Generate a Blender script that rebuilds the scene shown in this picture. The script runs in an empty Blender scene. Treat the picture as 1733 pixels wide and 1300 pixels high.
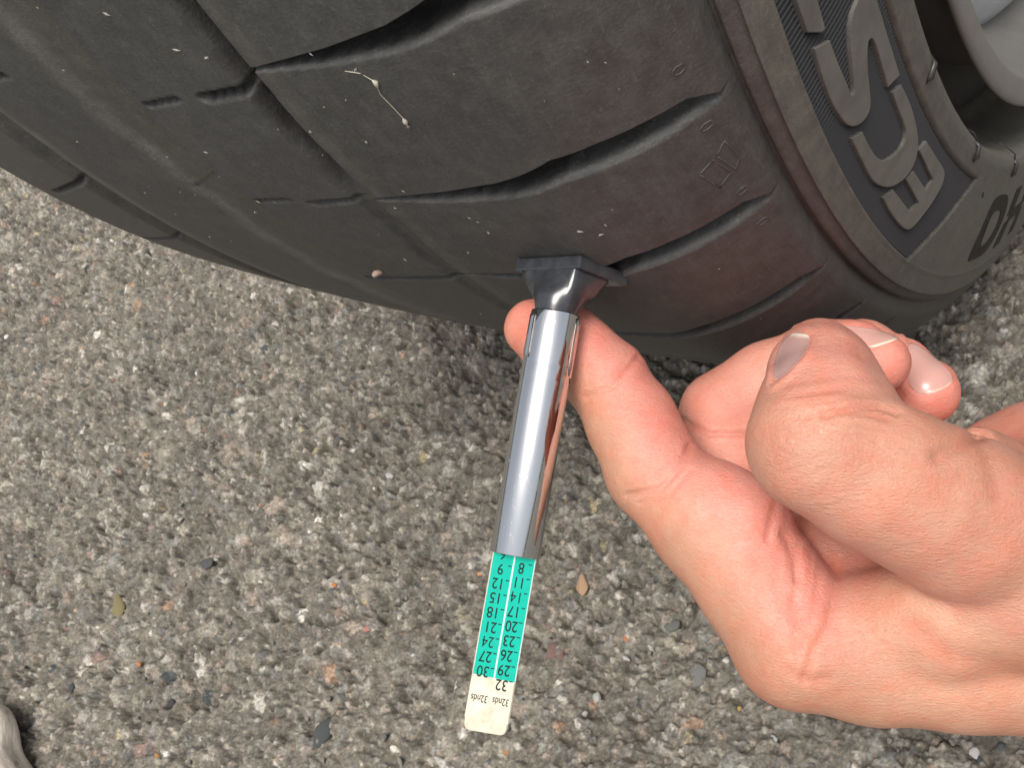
import bpy, bmesh, math, random
import numpy as np
from mathutils import Vector, Matrix
from mathutils.bvhtree import BVHTree
from mathutils.geometry import tessellate_polygon

GZ = 6.0                       # road level under the squashed tyre, mm
S = 0.001                      # everything below is laid out in millimetres
rnd = random.Random(7)
rng = np.random.default_rng(7)
sc = bpy.context.scene

# ------------------------------------------------------------------ camera
CAM = np.array([175.773, -403.422, 375.283])
CR = np.array([[0.8232726, 0.4333871, -0.3666032],
               [-0.1885692, 0.8179562, 0.5434973],
               [0.5354101, -0.3783163, 0.7551244]])      # right, up, back
FOC = 1786.14
cd = bpy.data.cameras.new('camera')
cam = bpy.data.objects.new('camera', cd)
sc.collection.objects.link(cam)
m = Matrix.Identity(4)
for i in range(3):
    for j in range(3):
        m[j][i] = CR[i][j]
    m[i][3] = CAM[i] * S
cam.matrix_world = m
cd.sensor_fit = 'HORIZONTAL'
cd.sensor_width = 36.0
cd.lens = 36.0 * FOC / 1733.0
cd.clip_start = 0.005
cd.clip_end = 500.0
cd.dof.use_dof = True
cd.dof.focus_distance = 0.182
cd.dof.aperture_fstop = 140.0
sc.camera = cam

# ------------------------------------------------------------------ sky, sun, exposure
w = bpy.data.worlds.new('World')
sc.world = w
w.use_nodes = True
nt = w.node_tree
sky = nt.nodes.new('ShaderNodeTexSky')
sky.sky_type = 'NISHITA'
sky.sun_disc = False
SUN_EL, SUN_AZ = math.radians(72), math.radians(150)     # azimuth from +Y, clockwise
sky.sun_elevation = SUN_EL
sky.sun_rotation = SUN_AZ
sky.air_density = 1.0
sky.dust_density = 5.0
sky.ozone_density = 1.0
bg = nt.nodes['Background']
bg.inputs['Strength'].default_value = 0.115
hs = nt.nodes.new('ShaderNodeHueSaturation')
hs.inputs['Saturation'].default_value = 0.35
nt.links.new(sky.outputs[0], hs.inputs['Color'])
nt.links.new(hs.outputs[0], bg.inputs['Color'])
sl = bpy.data.lights.new('sun', 'SUN')
sl.energy = 2.0
sl.angle = math.radians(24)
sl.color = (1.0, 0.95, 0.88)
sun = bpy.data.objects.new('sun', sl)
sc.collection.objects.link(sun)
sdir = Vector((math.sin(SUN_AZ) * math.cos(SUN_EL), math.cos(SUN_AZ) * math.cos(SUN_EL), math.sin(SUN_EL)))
sun.rotation_euler = sdir.to_track_quat('Z', 'Y').to_euler()
sun.location = sdir * 3
sc.view_settings.view_transform = 'Standard'
sc.view_settings.look = 'None'
sc.view_settings.exposure = 0.52
sc.view_settings.gamma = 1.0

# ------------------------------------------------------------------ helpers
def link(o, parent=None):
    sc.collection.objects.link(o)
    if parent is not None:
        o.parent = parent
        if parent.type == 'EMPTY' and parent.name.startswith('car_wheel'):
            o.matrix_parent_inverse = Matrix.Translation((0, 0, -GZ * S))
    return o

def tag(o, label=None, cat=None, group=None, kind=None):
    if label: o['label'] = label
    if cat: o['category'] = cat
    if group: o['group'] = group
    if kind: o['kind'] = kind
    return o

def empty(name, loc=(0, 0, 0)):
    o = bpy.data.objects.new(name, None)
    o.location = Vector(loc) * S
    o.empty_display_size = 0.01
    return link(o)

def mesh_np(name, v, f, mat=None, smooth=True, parent=None, col=None, scale=S):
    """v (n,3) in mm, f (m,3|4) int array -> one mesh object"""
    v = np.asarray(v, dtype=np.float32) * scale
    f = np.asarray(f, dtype=np.int32)
    me = bpy.data.meshes.new(name)
    k = f.shape[1]
    me.vertices.add(len(v)); me.vertices.foreach_set('co', v.ravel())
    me.loops.add(f.size); me.loops.foreach_set('vertex_index', f.ravel())
    me.polygons.add(len(f))
    me.polygons.foreach_set('loop_start', np.arange(0, f.size, k, dtype=np.int32))
    me.polygons.foreach_set('loop_total', np.full(len(f), k, dtype=np.int32))
    me.polygons.foreach_set('use_smooth', np.full(len(f), smooth, dtype=bool))
    me.update(calc_edges=True)
    me.validate()
    if col is not None:
        a = me.color_attributes.new('Col', 'FLOAT_COLOR', 'POINT')
        c = np.ones((len(v), 4), np.float32)
        c[:, :col.shape[1]] = col
        a.data.foreach_set('color', c.ravel())
    if mat: me.materials.append(mat)
    o = bpy.data.objects.new(name, me)
    return link(o, parent)

def mesh_py(name, v, f, mat=None, smooth=False, parent=None, scale=S):
    me = bpy.data.meshes.new(name)
    me.from_pydata([tuple(float(c) * scale for c in p) for p in v], [], f)
    me.update()
    for p in me.polygons: p.use_smooth = smooth
    if mat: me.materials.append(mat)
    return link(bpy.data.objects.new(name, me), parent)

def smooth(x, a, b):
    t = np.clip((x - a) / (b - a), 0, 1)
    return t * t * (3 - 2 * t)

class NB:
    """small node-building helper"""
    def __init__(self, name):
        self.mat = bpy.data.materials.new(name); self.mat.use_nodes = True
        self.t = self.mat.node_tree; self.b = self.t.nodes['Principled BSDF']
        self.out = self.t.nodes['Material Output']
    def n(self, typ, **kw):
        x = self.t.nodes.new(typ)
        for k, v in kw.items():
            if k.startswith('i_'):
                x.inputs[k[2:].replace('_', ' ')].default_value = v
            else: setattr(x, k, v)
        return x
    def l(self, a, b): self.t.links.new(a, b)
    def noise(self, scale, detail=4, rough=.6, coord=None):
        x = self.n('ShaderNodeTexNoise'); x.inputs['Scale'].default_value = scale
        x.inputs['Detail'].default_value = detail; x.inputs['Roughness'].default_value = rough
        if coord is not None: self.l(coord, x.inputs['Vector'])
        return x
    def ramp(self, fac, stops):
        r = self.n('ShaderNodeValToRGB'); e = r.color_ramp.elements
        while len(e) < len(stops): e.new(.5)
        for k, (p, c) in enumerate(stops):
            e[k].position = p; e[k].color = (*c, 1) if len(c) == 3 else c
        self.l(fac, r.inputs['Fac']); return r
    def mix(self, fac, a, b, blend='MIX'):
        x = self.n('ShaderNodeMix', data_type='RGBA', blend_type=blend)
        for s, v in (('Factor', fac), ('A', a), ('B', b)):
            i = [q for q in x.inputs if q.name == s and (q.type == ('VALUE' if s == 'Factor' else 'RGBA'))][0]
            if hasattr(v, 'is_linked') or hasattr(v, 'links'): self.l(v, i)
            elif s == 'Factor': i.default_value = v
            else: i.default_value = (*v, 1)
        return [q for q in x.outputs if q.type == 'RGBA'][0]
    def bump(self, h, strength, dist, prev=None):
        x = self.n('ShaderNodeBump'); x.inputs['Strength'].default_value = strength
        x.inputs['Distance'].default_value = dist; self.l(h, x.inputs['Height'])
        if prev is not None: self.l(prev, x.inputs['Normal'])
        return x.outputs['Normal']
    def set(self, **kw):
        for k, v in kw.items():
            i = self.b.inputs[k.replace('_', ' ')]
            if hasattr(v, 'links') and hasattr(v, 'node'): self.l(v, i)
            else: i.default_value = (*v, 1) if isinstance(v, tuple) and len(v) == 3 and i.type == 'RGBA' else v

def tex_obj(b): return b.n('ShaderNodeTexCoord').outputs['Object']

# ------------------------------------------------------------------ materials
def mat_asphalt():
    b = NB('asphalt'); co = tex_obj(b)
    at = b.n('ShaderNodeVertexColor', layer_name='Col').outputs[0]
    n1 = b.noise(900, 4, .65, co); n2 = b.noise(14, 3, .5, co)
    r1 = b.ramp(n1.outputs[0], [(.3, (.62, .60, .58)), (.5, (1, 1, 1)), (.72, (1.5, 1.48, 1.42))])
    c = b.mix(1.0, at, r1.outputs[0], 'MULTIPLY')
    r2 = b.ramp(n2.outputs[0], [(.3, (.86, .85, .83)), (.7, (1.1, 1.09, 1.06))])
    c = b.mix(1.0, c, r2.outputs[0], 'MULTIPLY')
    nb = b.noise(650, 5, .7, co)
    b.set(Base_Color=c, Roughness=.82, Normal=b.bump(nb.outputs[0], .8, .0009))
    b.b.inputs['Specular IOR Level'].default_value = .3
    return b.mat

def mat_stone():
    b = NB('stone'); co = tex_obj(b)
    oc = b.n('ShaderNodeObjectInfo').outputs['Color']
    n1 = b.noise(420, 5, .65, co)
    r1 = b.ramp(n1.outputs[0], [(.3, (.6, .6, .58)), (.52, (1, 1, 1)), (.75, (1.35, 1.33, 1.3))])
    c = b.mix(1.0, oc, r1.outputs[0], 'MULTIPLY')
    b.set(Base_Color=c, Roughness=.7, Normal=b.bump(n1.outputs[0], .7, .0006))
    b.b.inputs['Specular IOR Level'].default_value = .35
    return b.mat

def mat_rubber():
    b = NB('tyre_rubber'); co = tex_obj(b)
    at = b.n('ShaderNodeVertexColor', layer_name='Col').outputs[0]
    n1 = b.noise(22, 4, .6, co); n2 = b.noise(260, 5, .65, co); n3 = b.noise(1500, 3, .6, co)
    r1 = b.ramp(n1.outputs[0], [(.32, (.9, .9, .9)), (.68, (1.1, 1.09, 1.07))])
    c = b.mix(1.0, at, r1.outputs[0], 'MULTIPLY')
    r2 = b.ramp(n2.outputs[0], [(.35, (.8, .8, .8)), (.66, (1.25, 1.24, 1.2))])
    c = b.mix(1.0, c, r2.outputs[0], 'MULTIPLY')
    r3 = b.ramp(n3.outputs[0], [(.58, (0, 0, 0)), (.74, (1, 1, 1))])
    c = b.mix(b.mix(1.0, r3.outputs[0], (.35, .35, .35), 'MULTIPLY'), c, (.17, .16, .14))
    wa = b.n('ShaderNodeAttribute', attribute_name='wear').outputs['Vector']
    mp = b.n('ShaderNodeMapping'); b.l(wa, mp.inputs['Vector']); mp.inputs['Scale'].default_value = (.12, 1.0, 1.0)
    n5 = b.noise(1300, 3, .65, mp.outputs[0])
    r5 = b.ramp(n5.outputs[0], [(.36, (.82, .82, .82)), (.55, (1, 1, 1)), (.72, (1.45, 1.43, 1.38))])
    c = b.mix(.45, c, r5.outputs[0], 'MULTIPLY')
    n6 = b.noise(60, 5, .7, wa)
    r6 = b.ramp(n6.outputs[0], [(.55, (0, 0, 0)), (.78, (.3, .3, .3))])
    c = b.mix(r6.outputs[0], c, (.125, .118, .098))
    rr = b.ramp(n2.outputs[0], [(.3, (.5, .5, .5)), (.7, (.66, .66, .66))])
    nn = b.bump(n2.outputs[0], .25, .0004); nn = b.bump(n3.outputs[0], .6, .0002, nn)
    b.set(Base_Color=c, Roughness=rr.outputs[0], Normal=nn)
    b.b.inputs['Specular IOR Level'].default_value = .45
    return b.mat

def mat_plain(name, col, rough=.5, metal=0.0, spec=.5, noise=None, amt=.2, bump=0):
    b = NB(name)
    if noise:
        n = b.noise(noise, 4, .6, tex_obj(b))
        r = b.ramp(n.outputs[0], [(.3, tuple(c * (1 - amt) for c in col)), (.7, tuple(min(1, c * (1 + amt)) for c in col))])
        b.set(Base_Color=r.outputs[0])
        if bump: b.set(Normal=b.bump(n.outputs[0], .5, bump))
    else: b.set(Base_Color=col)
    b.set(Roughness=rough, Metallic=metal)
    b.b.inputs['Specular IOR Level'].default_value = spec
    return b.mat

def mat_chrome():
    b = NB('chrome'); co = tex_obj(b)
    s2 = b.noise(500, 3, .6, co)
    rg = b.ramp(s2.outputs[0], [(.35, (.015, .015, .015)), (.75, (.07, .07, .07))]).outputs[0]
    nn = None
    for rot_, sc_, thr in (((.0, .55, .2), (1, 1, .018), .70), ((.2, -.5, .6), (1, 1, .02), .71), ((.1, 1.25, 0), (1, 1, .03), .72), ((0, .05, 0), (1, 1, .012), .67)):
        mp = b.n('ShaderNodeMapping'); b.l(co, mp.inputs['Vector']); mp.inputs['Rotation'].default_value = rot_
        m2 = b.n('ShaderNodeMapping'); b.l(mp.outputs[0], m2.inputs['Vector']); m2.inputs['Scale'].default_value = sc_
        s1 = b.noise(2600, 1, .5, m2.outputs[0])
        sr = b.ramp(s1.outputs[0], [(thr, (0, 0, 0)), (thr + .03, (1, 1, 1))])
        rg = b.mix(b.mix(1.0, sr.outputs[0], (.5, .5, .5), 'MULTIPLY'), rg, (.45, .45, .45))
        nn = b.bump(sr.outputs[0], .1, .00004, nn)
    b.set(Base_Color=(.62, .63, .64), Metallic=1.0, Roughness=rg, Normal=nn)
    return b.mat

def mat_skin():
    b = NB('skin'); co = tex_obj(b)
    at = b.n('ShaderNodeVertexColor', layer_name='Col').outputs[0]
    n1 = b.noise(70, 4, .55, co); n2 = b.noise(900, 3, .6, co)
    r1 = b.ramp(n1.outputs[0], [(.3, (.88, .84, .82)), (.7, (1.1, 1.1, 1.1))])
    c = b.mix(1.0, at, r1.outputs[0], 'MULTIPLY')
    nbl = b.noise(190, 4, .7, co); rbl = b.ramp(nbl.outputs[0], [(.42, (1, 1, 1)), (.66, (1.04, .84, .80))])
    c = b.mix(1.0, c, rbl.outputs[0], 'MULTIPLY')
    nn = None
    for rot_, sc_, st_ in (((0, 0, .55), (.4, 1.5, .9), .36), ((0, 0, -.75), (.42, 1.4, .9), .36), ((.3, .2, 1.7), (.45, 1.3, .9), .26)):
        mp = b.n('ShaderNodeMapping'); b.l(co, mp.inputs['Vector'])
        mp.inputs['Rotation'].default_value = rot_; mp.inputs['Scale'].default_value = sc_
        nz = b.noise(1150, 2, .5, mp.outputs[0])
        vr = b.ramp(nz.outputs[0], [(.40, (1, 1, 1)), (.48, (.35, .35, .35)), (.5, (0, 0, 0)), (.52, (.35, .35, .35)), (.60, (1, 1, 1))])
        nn = b.bump(vr.outputs[0], st_, .00010, nn)
    vo = b.n('ShaderNodeTexVoronoi', feature='DISTANCE_TO_EDGE'); vo.inputs['Scale'].default_value = 1500; b.l(co, vo.inputs['Vector'])
    vq = b.ramp(vo.outputs['Distance'], [(0, (0, 0, 0)), (.14, (1, 1, 1))]); nn = b.bump(vq.outputs[0], .28, .00012, nn)
    nn = b.bump(n2.outputs[0], .3, .00016, nn)
    n4 = b.noise(160, 3, .6, co); nn = b.bump(n4.outputs[0], .35, .0006, nn)
    rsk = b.ramp(n2.outputs[0], [(.3, (.38, .38, .38)), (.7, (.58, .58, .58))])
    b.set(Base_Color=c, Roughness=rsk.outputs[0], Normal=nn)
    b.b.inputs['Specular IOR Level'].default_value = .45
    b.b.inputs['Subsurface Weight'].default_value = .14
    b.b.inputs['Subsurface Radius'].default_value = (1.0, .38, .22)
    b.b.inputs['Subsurface Scale'].default_value = .0022
    return b.mat

def mat_nail():
    b = NB('nail')
    at = b.n('ShaderNodeVertexColor', layer_name='Col').outputs[0]
    b.set(Base_Color=at, Roughness=.24)
    b.b.inputs['Subsurface Weight'].default_value = .15
    b.b.inputs['Subsurface Radius'].default_value = (1.0, .4, .3)
    b.b.inputs['Subsurface Scale'].default_value = .001
    return b.mat

M_ASPH, M_STONE, M_RUB, M_CHROME, M_SKIN, M_NAIL = mat_asphalt(), mat_stone(), mat_rubber(), mat_chrome(), mat_skin(), mat_nail()
M_LETTER = mat_plain('letter_rubber', (.116, .112, .100), .36, noise=180, amt=.2, bump=.0002)
M_MARK = mat_plain('mark_rubber', (.075, .066, .06), .6, noise=300, amt=.2)
M_DARKLET = mat_plain('dark_letter_rubber', (.014, .012, .012), .6, spec=.2, noise=300, amt=.2)
M_KNURL = mat_plain('knurled_rubber', (.034, .033, .034), .45, spec=.18)
M_BLACKRUB = mat_plain('nib_rubber', (.03, .028, .026), .4)
M_RIM = mat_plain('rim_paint', (.22, .21, .195), .42, metal=.4, noise=60, amt=.12)
M_RIMFACE = mat_plain('rim_face', (.66, .72, .78), .28, metal=.6, noise=40, amt=.08)
M_HEAD = mat_plain('black_plastic', (.035, .037, .042), .2, spec=.6, noise=500, amt=.3)
M_TEAL = mat_plain('teal_print', (.0, .40, .30), .6, spec=.2, noise=700, amt=.06)
M_CREAM = mat_plain('cream_plastic', (.62, .58, .45), .55, noise=420, amt=.22, spec=.3)
M_LINE = mat_plain('pale_line', (.50, .66, .58), .45)
M_INK = mat_plain('black_ink', (.008, .012, .012), .6, spec=.2)
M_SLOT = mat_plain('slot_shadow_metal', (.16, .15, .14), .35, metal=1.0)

# ------------------------------------------------------------------ asphalt
ST_COL = [(.20, .19, .17), (.25, .232, .205), (.18, .172, .16), (.29, .27, .24), (.23, .208, .18),
          (.15, .147, .14), (.33, .31, .28), (.26, .22, .185), (.20, .20, .18), (.26, .245, .205)]
ST_RARE = [(.46, .44, .40), (.29, .20, .145), (.25, .18, .155), (.07, .08, .085), (.48, .46, .43), (.30, .26, .17)]

def axis_coords(lo, hi, step, far):
    c = list(np.arange(lo, hi + 1e-6, step)); a = step; x = hi
    out = []
    while x < far:
        a *= 1.35; x += a; out.append(x)
    left = []; a = step; x = lo
    while x > -far:
        a *= 1.35; x -= a; left.append(x)
    return np.array(left[::-1] + c + out)

def build_ground():
    X0, X1, Y0, Y1, st = -660., 190., -490., -60., .75
    gx, gy = axis_coords(X0, X1, st, 60000.), axis_coords(Y0, Y1, st, 60000.)
    nx, ny = len(gx), len(gy)
    ix, iy = int(np.searchsorted(gx, X0 - .01)), int(np.searchsorted(gy, Y0 - .01))
    mx, my = int(round((X1 - X0) / st)) + 1, int(round((Y1 - Y0) / st)) + 1
    H = np.zeros((ny, nx), np.float32)
    C = np.zeros((ny, nx, 3), np.float32); C[:] = (.155, .147, .132)
    h = np.zeros((my, mx), np.float32); c = np.zeros((my, mx, 3), np.float32); c[:] = (.160, .146, .124)
    # low frequency unevenness
    def lowf(cell, amp):
        gy_, gx_ = int(my * st / cell) + 3, int(mx * st / cell) + 3
        g = rng.normal(0, 1, (gy_, gx_)).astype(np.float32)
        yy = np.arange(my) * st / cell; xx = np.arange(mx) * st / cell
        y0 = yy.astype(int); x0 = xx.astype(int); fy = (yy - y0)[:, None]; fx = (xx - x0)[None]
        fy = fy * fy * (3 - 2 * fy); fx = fx * fx * (3 - 2 * fx)
        return amp * ((g[y0][:, x0] * (1 - fx) + g[y0][:, x0 + 1] * fx) * (1 - fy) + (g[y0 + 1][:, x0] * (1 - fx) + g[y0 + 1][:, x0 + 1] * fx) * fy)
    h += lowf(28, .5) + lowf(9, .6) + lowf(3.4, .62) + lowf(1.8, .35)
    c *= (1 + lowf(5, .12))[..., None]
    area = (X1 - X0) * (Y1 - Y0)
    def stones(n, rlo, rhi, top, rare):
        nonlocal h, c
        for _ in range(n):
            r = rlo + (rhi - rlo) * rnd.random() ** 2.2
            cx = rnd.random() * mx; cy = rnd.random() * my
            e = rnd.uniform(.6, 1.0); a = rnd.uniform(0, math.pi); ca, sa = math.cos(a), math.sin(a)
            k = int(r / st) + 2
            x0, x1, y0, y1 = max(0, int(cx) - k), min(mx, int(cx) + k + 1), max(0, int(cy) - k), min(my, int(cy) + k + 1)
            if x1 <= x0 or y1 <= y0: continue
            dx = (np.arange(x0, x1) - cx) * st; dy = (np.arange(y0, y1) - cy) * st
            u = (dx[None] * ca + dy[:, None] * sa) / r; v = (-dx[None] * sa + dy[:, None] * ca) / (r * e)
            ang = np.arctan2(v, u); q = np.sqrt(u * u + v * v) * (1 + .13 * np.sin(3 * ang + cx) + .09 * np.sin(5 * ang + cy))
            inside = q < 1
            if not inside.any(): continue
            base = float(h[int(min(cy, my - 1)), int(min(cx, mx - 1))])
            z = min(base, .9) * .6 + top * r ** .6 * (1 - q ** 3.0) * rnd.uniform(.4, 1.1) + .18 * u
            sub = h[y0:y1, x0:x1]
            up = inside & (z > sub - .15)
            sub[up] = np.maximum(z[up], sub[up] * .35)
            edge = inside & (q > .8); sub[edge] -= .45
            col = rnd.choice(ST_RARE) if rnd.random() < rare else rnd.choice(ST_COL)
            f = rnd.uniform(.8, 1.25)
            c[y0:y1, x0:x1][up] = np.array(col) * f
    stones(420, 3.2, 6.0, .34, .0)
    stones(4200, 1.6, 3.2, .62, .02)
    stones(30000, .75, 1.6, 1.15, .03)
    stones(1500, 1.8, 4.6, .30, .13)
    h += rng.normal(0, .16, h.shape).astype(np.float32)
    c *= (1 + rng.normal(0, .14, h.shape).astype(np.float32) + lowf(2.2, .16) + lowf(7, .10))[..., None]
    # finer relief, low spots deepened, borders faded to flat
    wx = np.minimum(np.arange(mx), np.arange(mx)[::-1])[None] * st / 25.; wy = np.minimum(np.arange(my), np.arange(my)[::-1])[:, None] * st / 25.
    h += lowf(5.0, .55) + lowf(2.6, .55) + lowf(1.5, .30)
    h = np.where(h > 0, h * 1.25, h * 2.3)
    fade = np.clip(np.minimum(wx, wy), 0, 1)
    H[iy:iy + my, ix:ix + mx] = h * fade
    C[iy:iy + my, ix:ix + mx] = c
    XX, YY = np.meshgrid(gx, gy)
    v = np.stack([XX, YY, H + GZ], -1).reshape(-1, 3)
    i = np.arange(ny - 1)[:, None] * nx + np.arange(nx - 1)[None]
    f = np.stack([i, i + 1, i + nx + 1, i + nx], -1).reshape(-1, 4)
    o = mesh_np('asphalt_ground', v, f, M_ASPH, True, None, np.clip(C.reshape(-1, 3), .01, 1))
    tag(o, 'rough grey asphalt with exposed stone chips under the tyre', 'ground', kind='structure')
    return o

ground = build_ground()

def px_ground(px, py, z=GZ):
    v = np.array([(px - 866.5) / FOC, -(py - 650) / FOC, -1.0]) @ CR
    t = (z - CAM[2]) / v[2]
    return CAM + v * t

def stone_mesh(seed):
    r = random.Random(seed)
    bm = bmesh.new(); bmesh.ops.create_icosphere(bm, subdivisions=2, radius=1)
    ph = [(r.uniform(-1, 1), r.uniform(-1, 1), r.uniform(-1, 1), r.uniform(.05, .2)) for _ in range(5)]
    planes = [(Vector((r.gauss(0, 1), r.gauss(0, 1), r.gauss(0, .6))).normalized(), r.uniform(.5, .85)) for _ in range(11)]
    for v in bm.verts:
        p = v.co.copy()
        for n, dd in planes:
            s = p.dot(n)
            if s > dd: p -= n * (s - dd) * .95
        for a in ph: p *= 1 + a[3] * .35 * math.sin(3 * (a[0] * p.x + a[1] * p.y + a[2] * p.z) + a[0] * 5)
        v.co = p
    me = bpy.data.meshes.new('stone'); bm.to_mesh(me); bm.free()
    for p in me.polygons: p.use_smooth = True
    me.materials.append(M_STONE)
    return me

def build_stones():
    meshes = [stone_mesh(s) for s in range(12)]
    spec = [  # stones that stand out: px, py, size px, colour
        (200, 1027, 30, (.26, .22, .11)), (708, 851, 14, (.62, .61, .58)), (345, 958, 24, (.10, .10, .10)), (545, 1245, 34, (.085, .095, .09)),
        (778, 1165, 22, (.60, .59, .57)), (812, 970, 9, (.60, .26, .10)), (1060, 1082, 12, (.50, .24, .12)), (940, 1105, 28, (.24, .15, .13)),
        (1140, 1060, 24, (.20, .20, .18)), (1195, 955, 13, (.5, .49, .46)), (1310, 1252, 12, (.62, .61, .6)), (955, 850, 12, (.48, .25, .10)),
        (985, 990, 26, (.42, .27, .17)), (290, 1190, 14, (.05, .05, .05)), (570, 745, 15, (.11, .105, .1)), (660, 805, 12, (.5, .49, .46)),
        (440, 985, 9, (.55, .54, .5)), (555, 1068, 9, (.66, .64, .6)), (235, 1125, 8, (.55, .22, .08)), (440, 855, 7, (.60, .25, .08)),
        (565, 990, 8, (.60, .24, .08)), (620, 1065, 10, (.5, .22, .17)), (265, 1282, 10, (.5, .25, .1)), (10, 570, 8, (.7, .7, .68)),
        (1060, 1115, 10, (.6, .59, .57)), (1215, 1010, 15, (.47, .46, .44)), (1180, 1140, 30, (.19, .19, .185)), (1110, 1165, 12, (.36, .34, .3)),
        (1250, 1200, 9, (.6, .4, .1)), (860, 1270, 18, (.40, .24, .13)), (1010, 1180, 14, (.42, .42, .4)), (920, 1240, 20, (.26, .25, .23)),
        (1700, 560, 12, (.5, .5, .47)), (1690, 630, 10, (.45, .42, .38)), (1640, 600, 9, (.5, .45, .4)), (1650, 1275, 16, (.5, .49, .47)), (1480, 1270, 16, (.3, .27, .24))]
    n = 0
    def put(px, py, rpx, col):
        nonlocal n
        p = px_ground(px, py, GZ + .5)
        dist = np.linalg.norm(p - CAM); r = rpx * dist / FOC
        o = bpy.data.objects.new('stone', meshes[n % len(meshes)]); n += 1
        o.location = (p[0] * S, p[1] * S, (GZ + .2) * S)
        o.scale = (r * S, r * rnd.uniform(.65, .95) * S, max(.9, r * .26) * S)
        o.rotation_euler = (rnd.uniform(-.15, .15), rnd.uniform(-.15, .15), rnd.uniform(0, 6.28))
        f = rnd.uniform(.85, 1.1)
        o.color = (*[min(1, c * f) for c in col], 1)
        link(o, ground)
    for a in spec: put(a[0], a[1], a[2] * .78, a[3])
    while n < 300:
        px, py = rnd.uniform(-20, 1750), rnd.uniform(330, 1310)
        p = px_ground(px, py)
        # keep to ground that shows: below the tyre's lower edge, clear of hand and gauge
        lim = np.interp(px, [0, 300, 700, 1200, 1500, 1733], [300, 430, 530, 620, 600, 420])
        if py < lim or (px > 1050 and 560 < py < 1180 and px + (1180 - py) * .5 > 1250): continue
        near = np.clip((py - 300) / 900, .35, 1)
        put(px, py, rnd.uniform(4.5, 8.5) * near, rnd.choice(ST_RARE) if rnd.random() < .16 else rnd.choice(ST_COL))
build_stones()

# ------------------------------------------------------------------ wheel and tyre
R = 325.0
def rtread(x):
    ax = np.abs(x)
    return R - 4.2487 * (x / 100) ** 2 - np.where(ax > 84, (ax - 84) ** 2 / 45., 0)
GU = np.array([(46, -11.15), (52.6, -11.0), (68.6, -10.4), (80.9, -9.8), (91.8, -9.02), (98, -9.05), (103.4, -9.2), (108.3, -9.35), (111.6, -10.0)])
GL = np.array([(46, -11.2), (52.6, -11.2), (66.2, -11.15), (80.2, -10.85), (91.6, -10.3), (99.5, -10.4), (105, -10.5), (109.6, -10.42), (111.8, -10.1)])
G_OFF = [18.4, 12.2, 6.05, 0.0, -5.5, -12.2, -18.4, -24.6]
SLITS = [  # (x, theta) pairs, half width mm, depth mm
    ((17.9, -6.68), (27.6, -6.33), .75, 1.6), ((34.7, -6.25), (48.6, -5.8), 1.25, 3.0), ((33.7, -11.79), (47.1, -11.2), .9, 1.2),
    ((17.6, -12.04), (28.2, -11.67), .6, 1.0), ((-74.9, -15.21), (-37.9, -12.19), 1.0, 2.0), ((1.4, -11.7), (12.4, -10.63), .6, 1.2),
    ((-26, -5.9), (-17.1, -5.65), .9, 2.0), ((-85.3, -21.71), (-38.8, -17.68), .8, 1.6), ((16.8, -18.87), (49.0, -17.1), .9, 1.6), ((17, -.3), (48, .3), 1.1, 3.0)]
R_BO, R_BI = 291.6, 267.5
def xside(r):
    return np.interp(r, [245, 246.7, 249, 253, 256.5, 259, 260.5, 263, 267.5, 280, 291.6, 297.1], [97, 97.5, 98.5, 103, 111.5, 120.2, 122.5, 122.7, 121.7, 119.6, 117.0, 115.34])
def band_end(r):           # angle where the dark band stops, slanted
    return -36.7 + (r - 267.2) / (291.5 - 267.2) * 6.6

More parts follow.
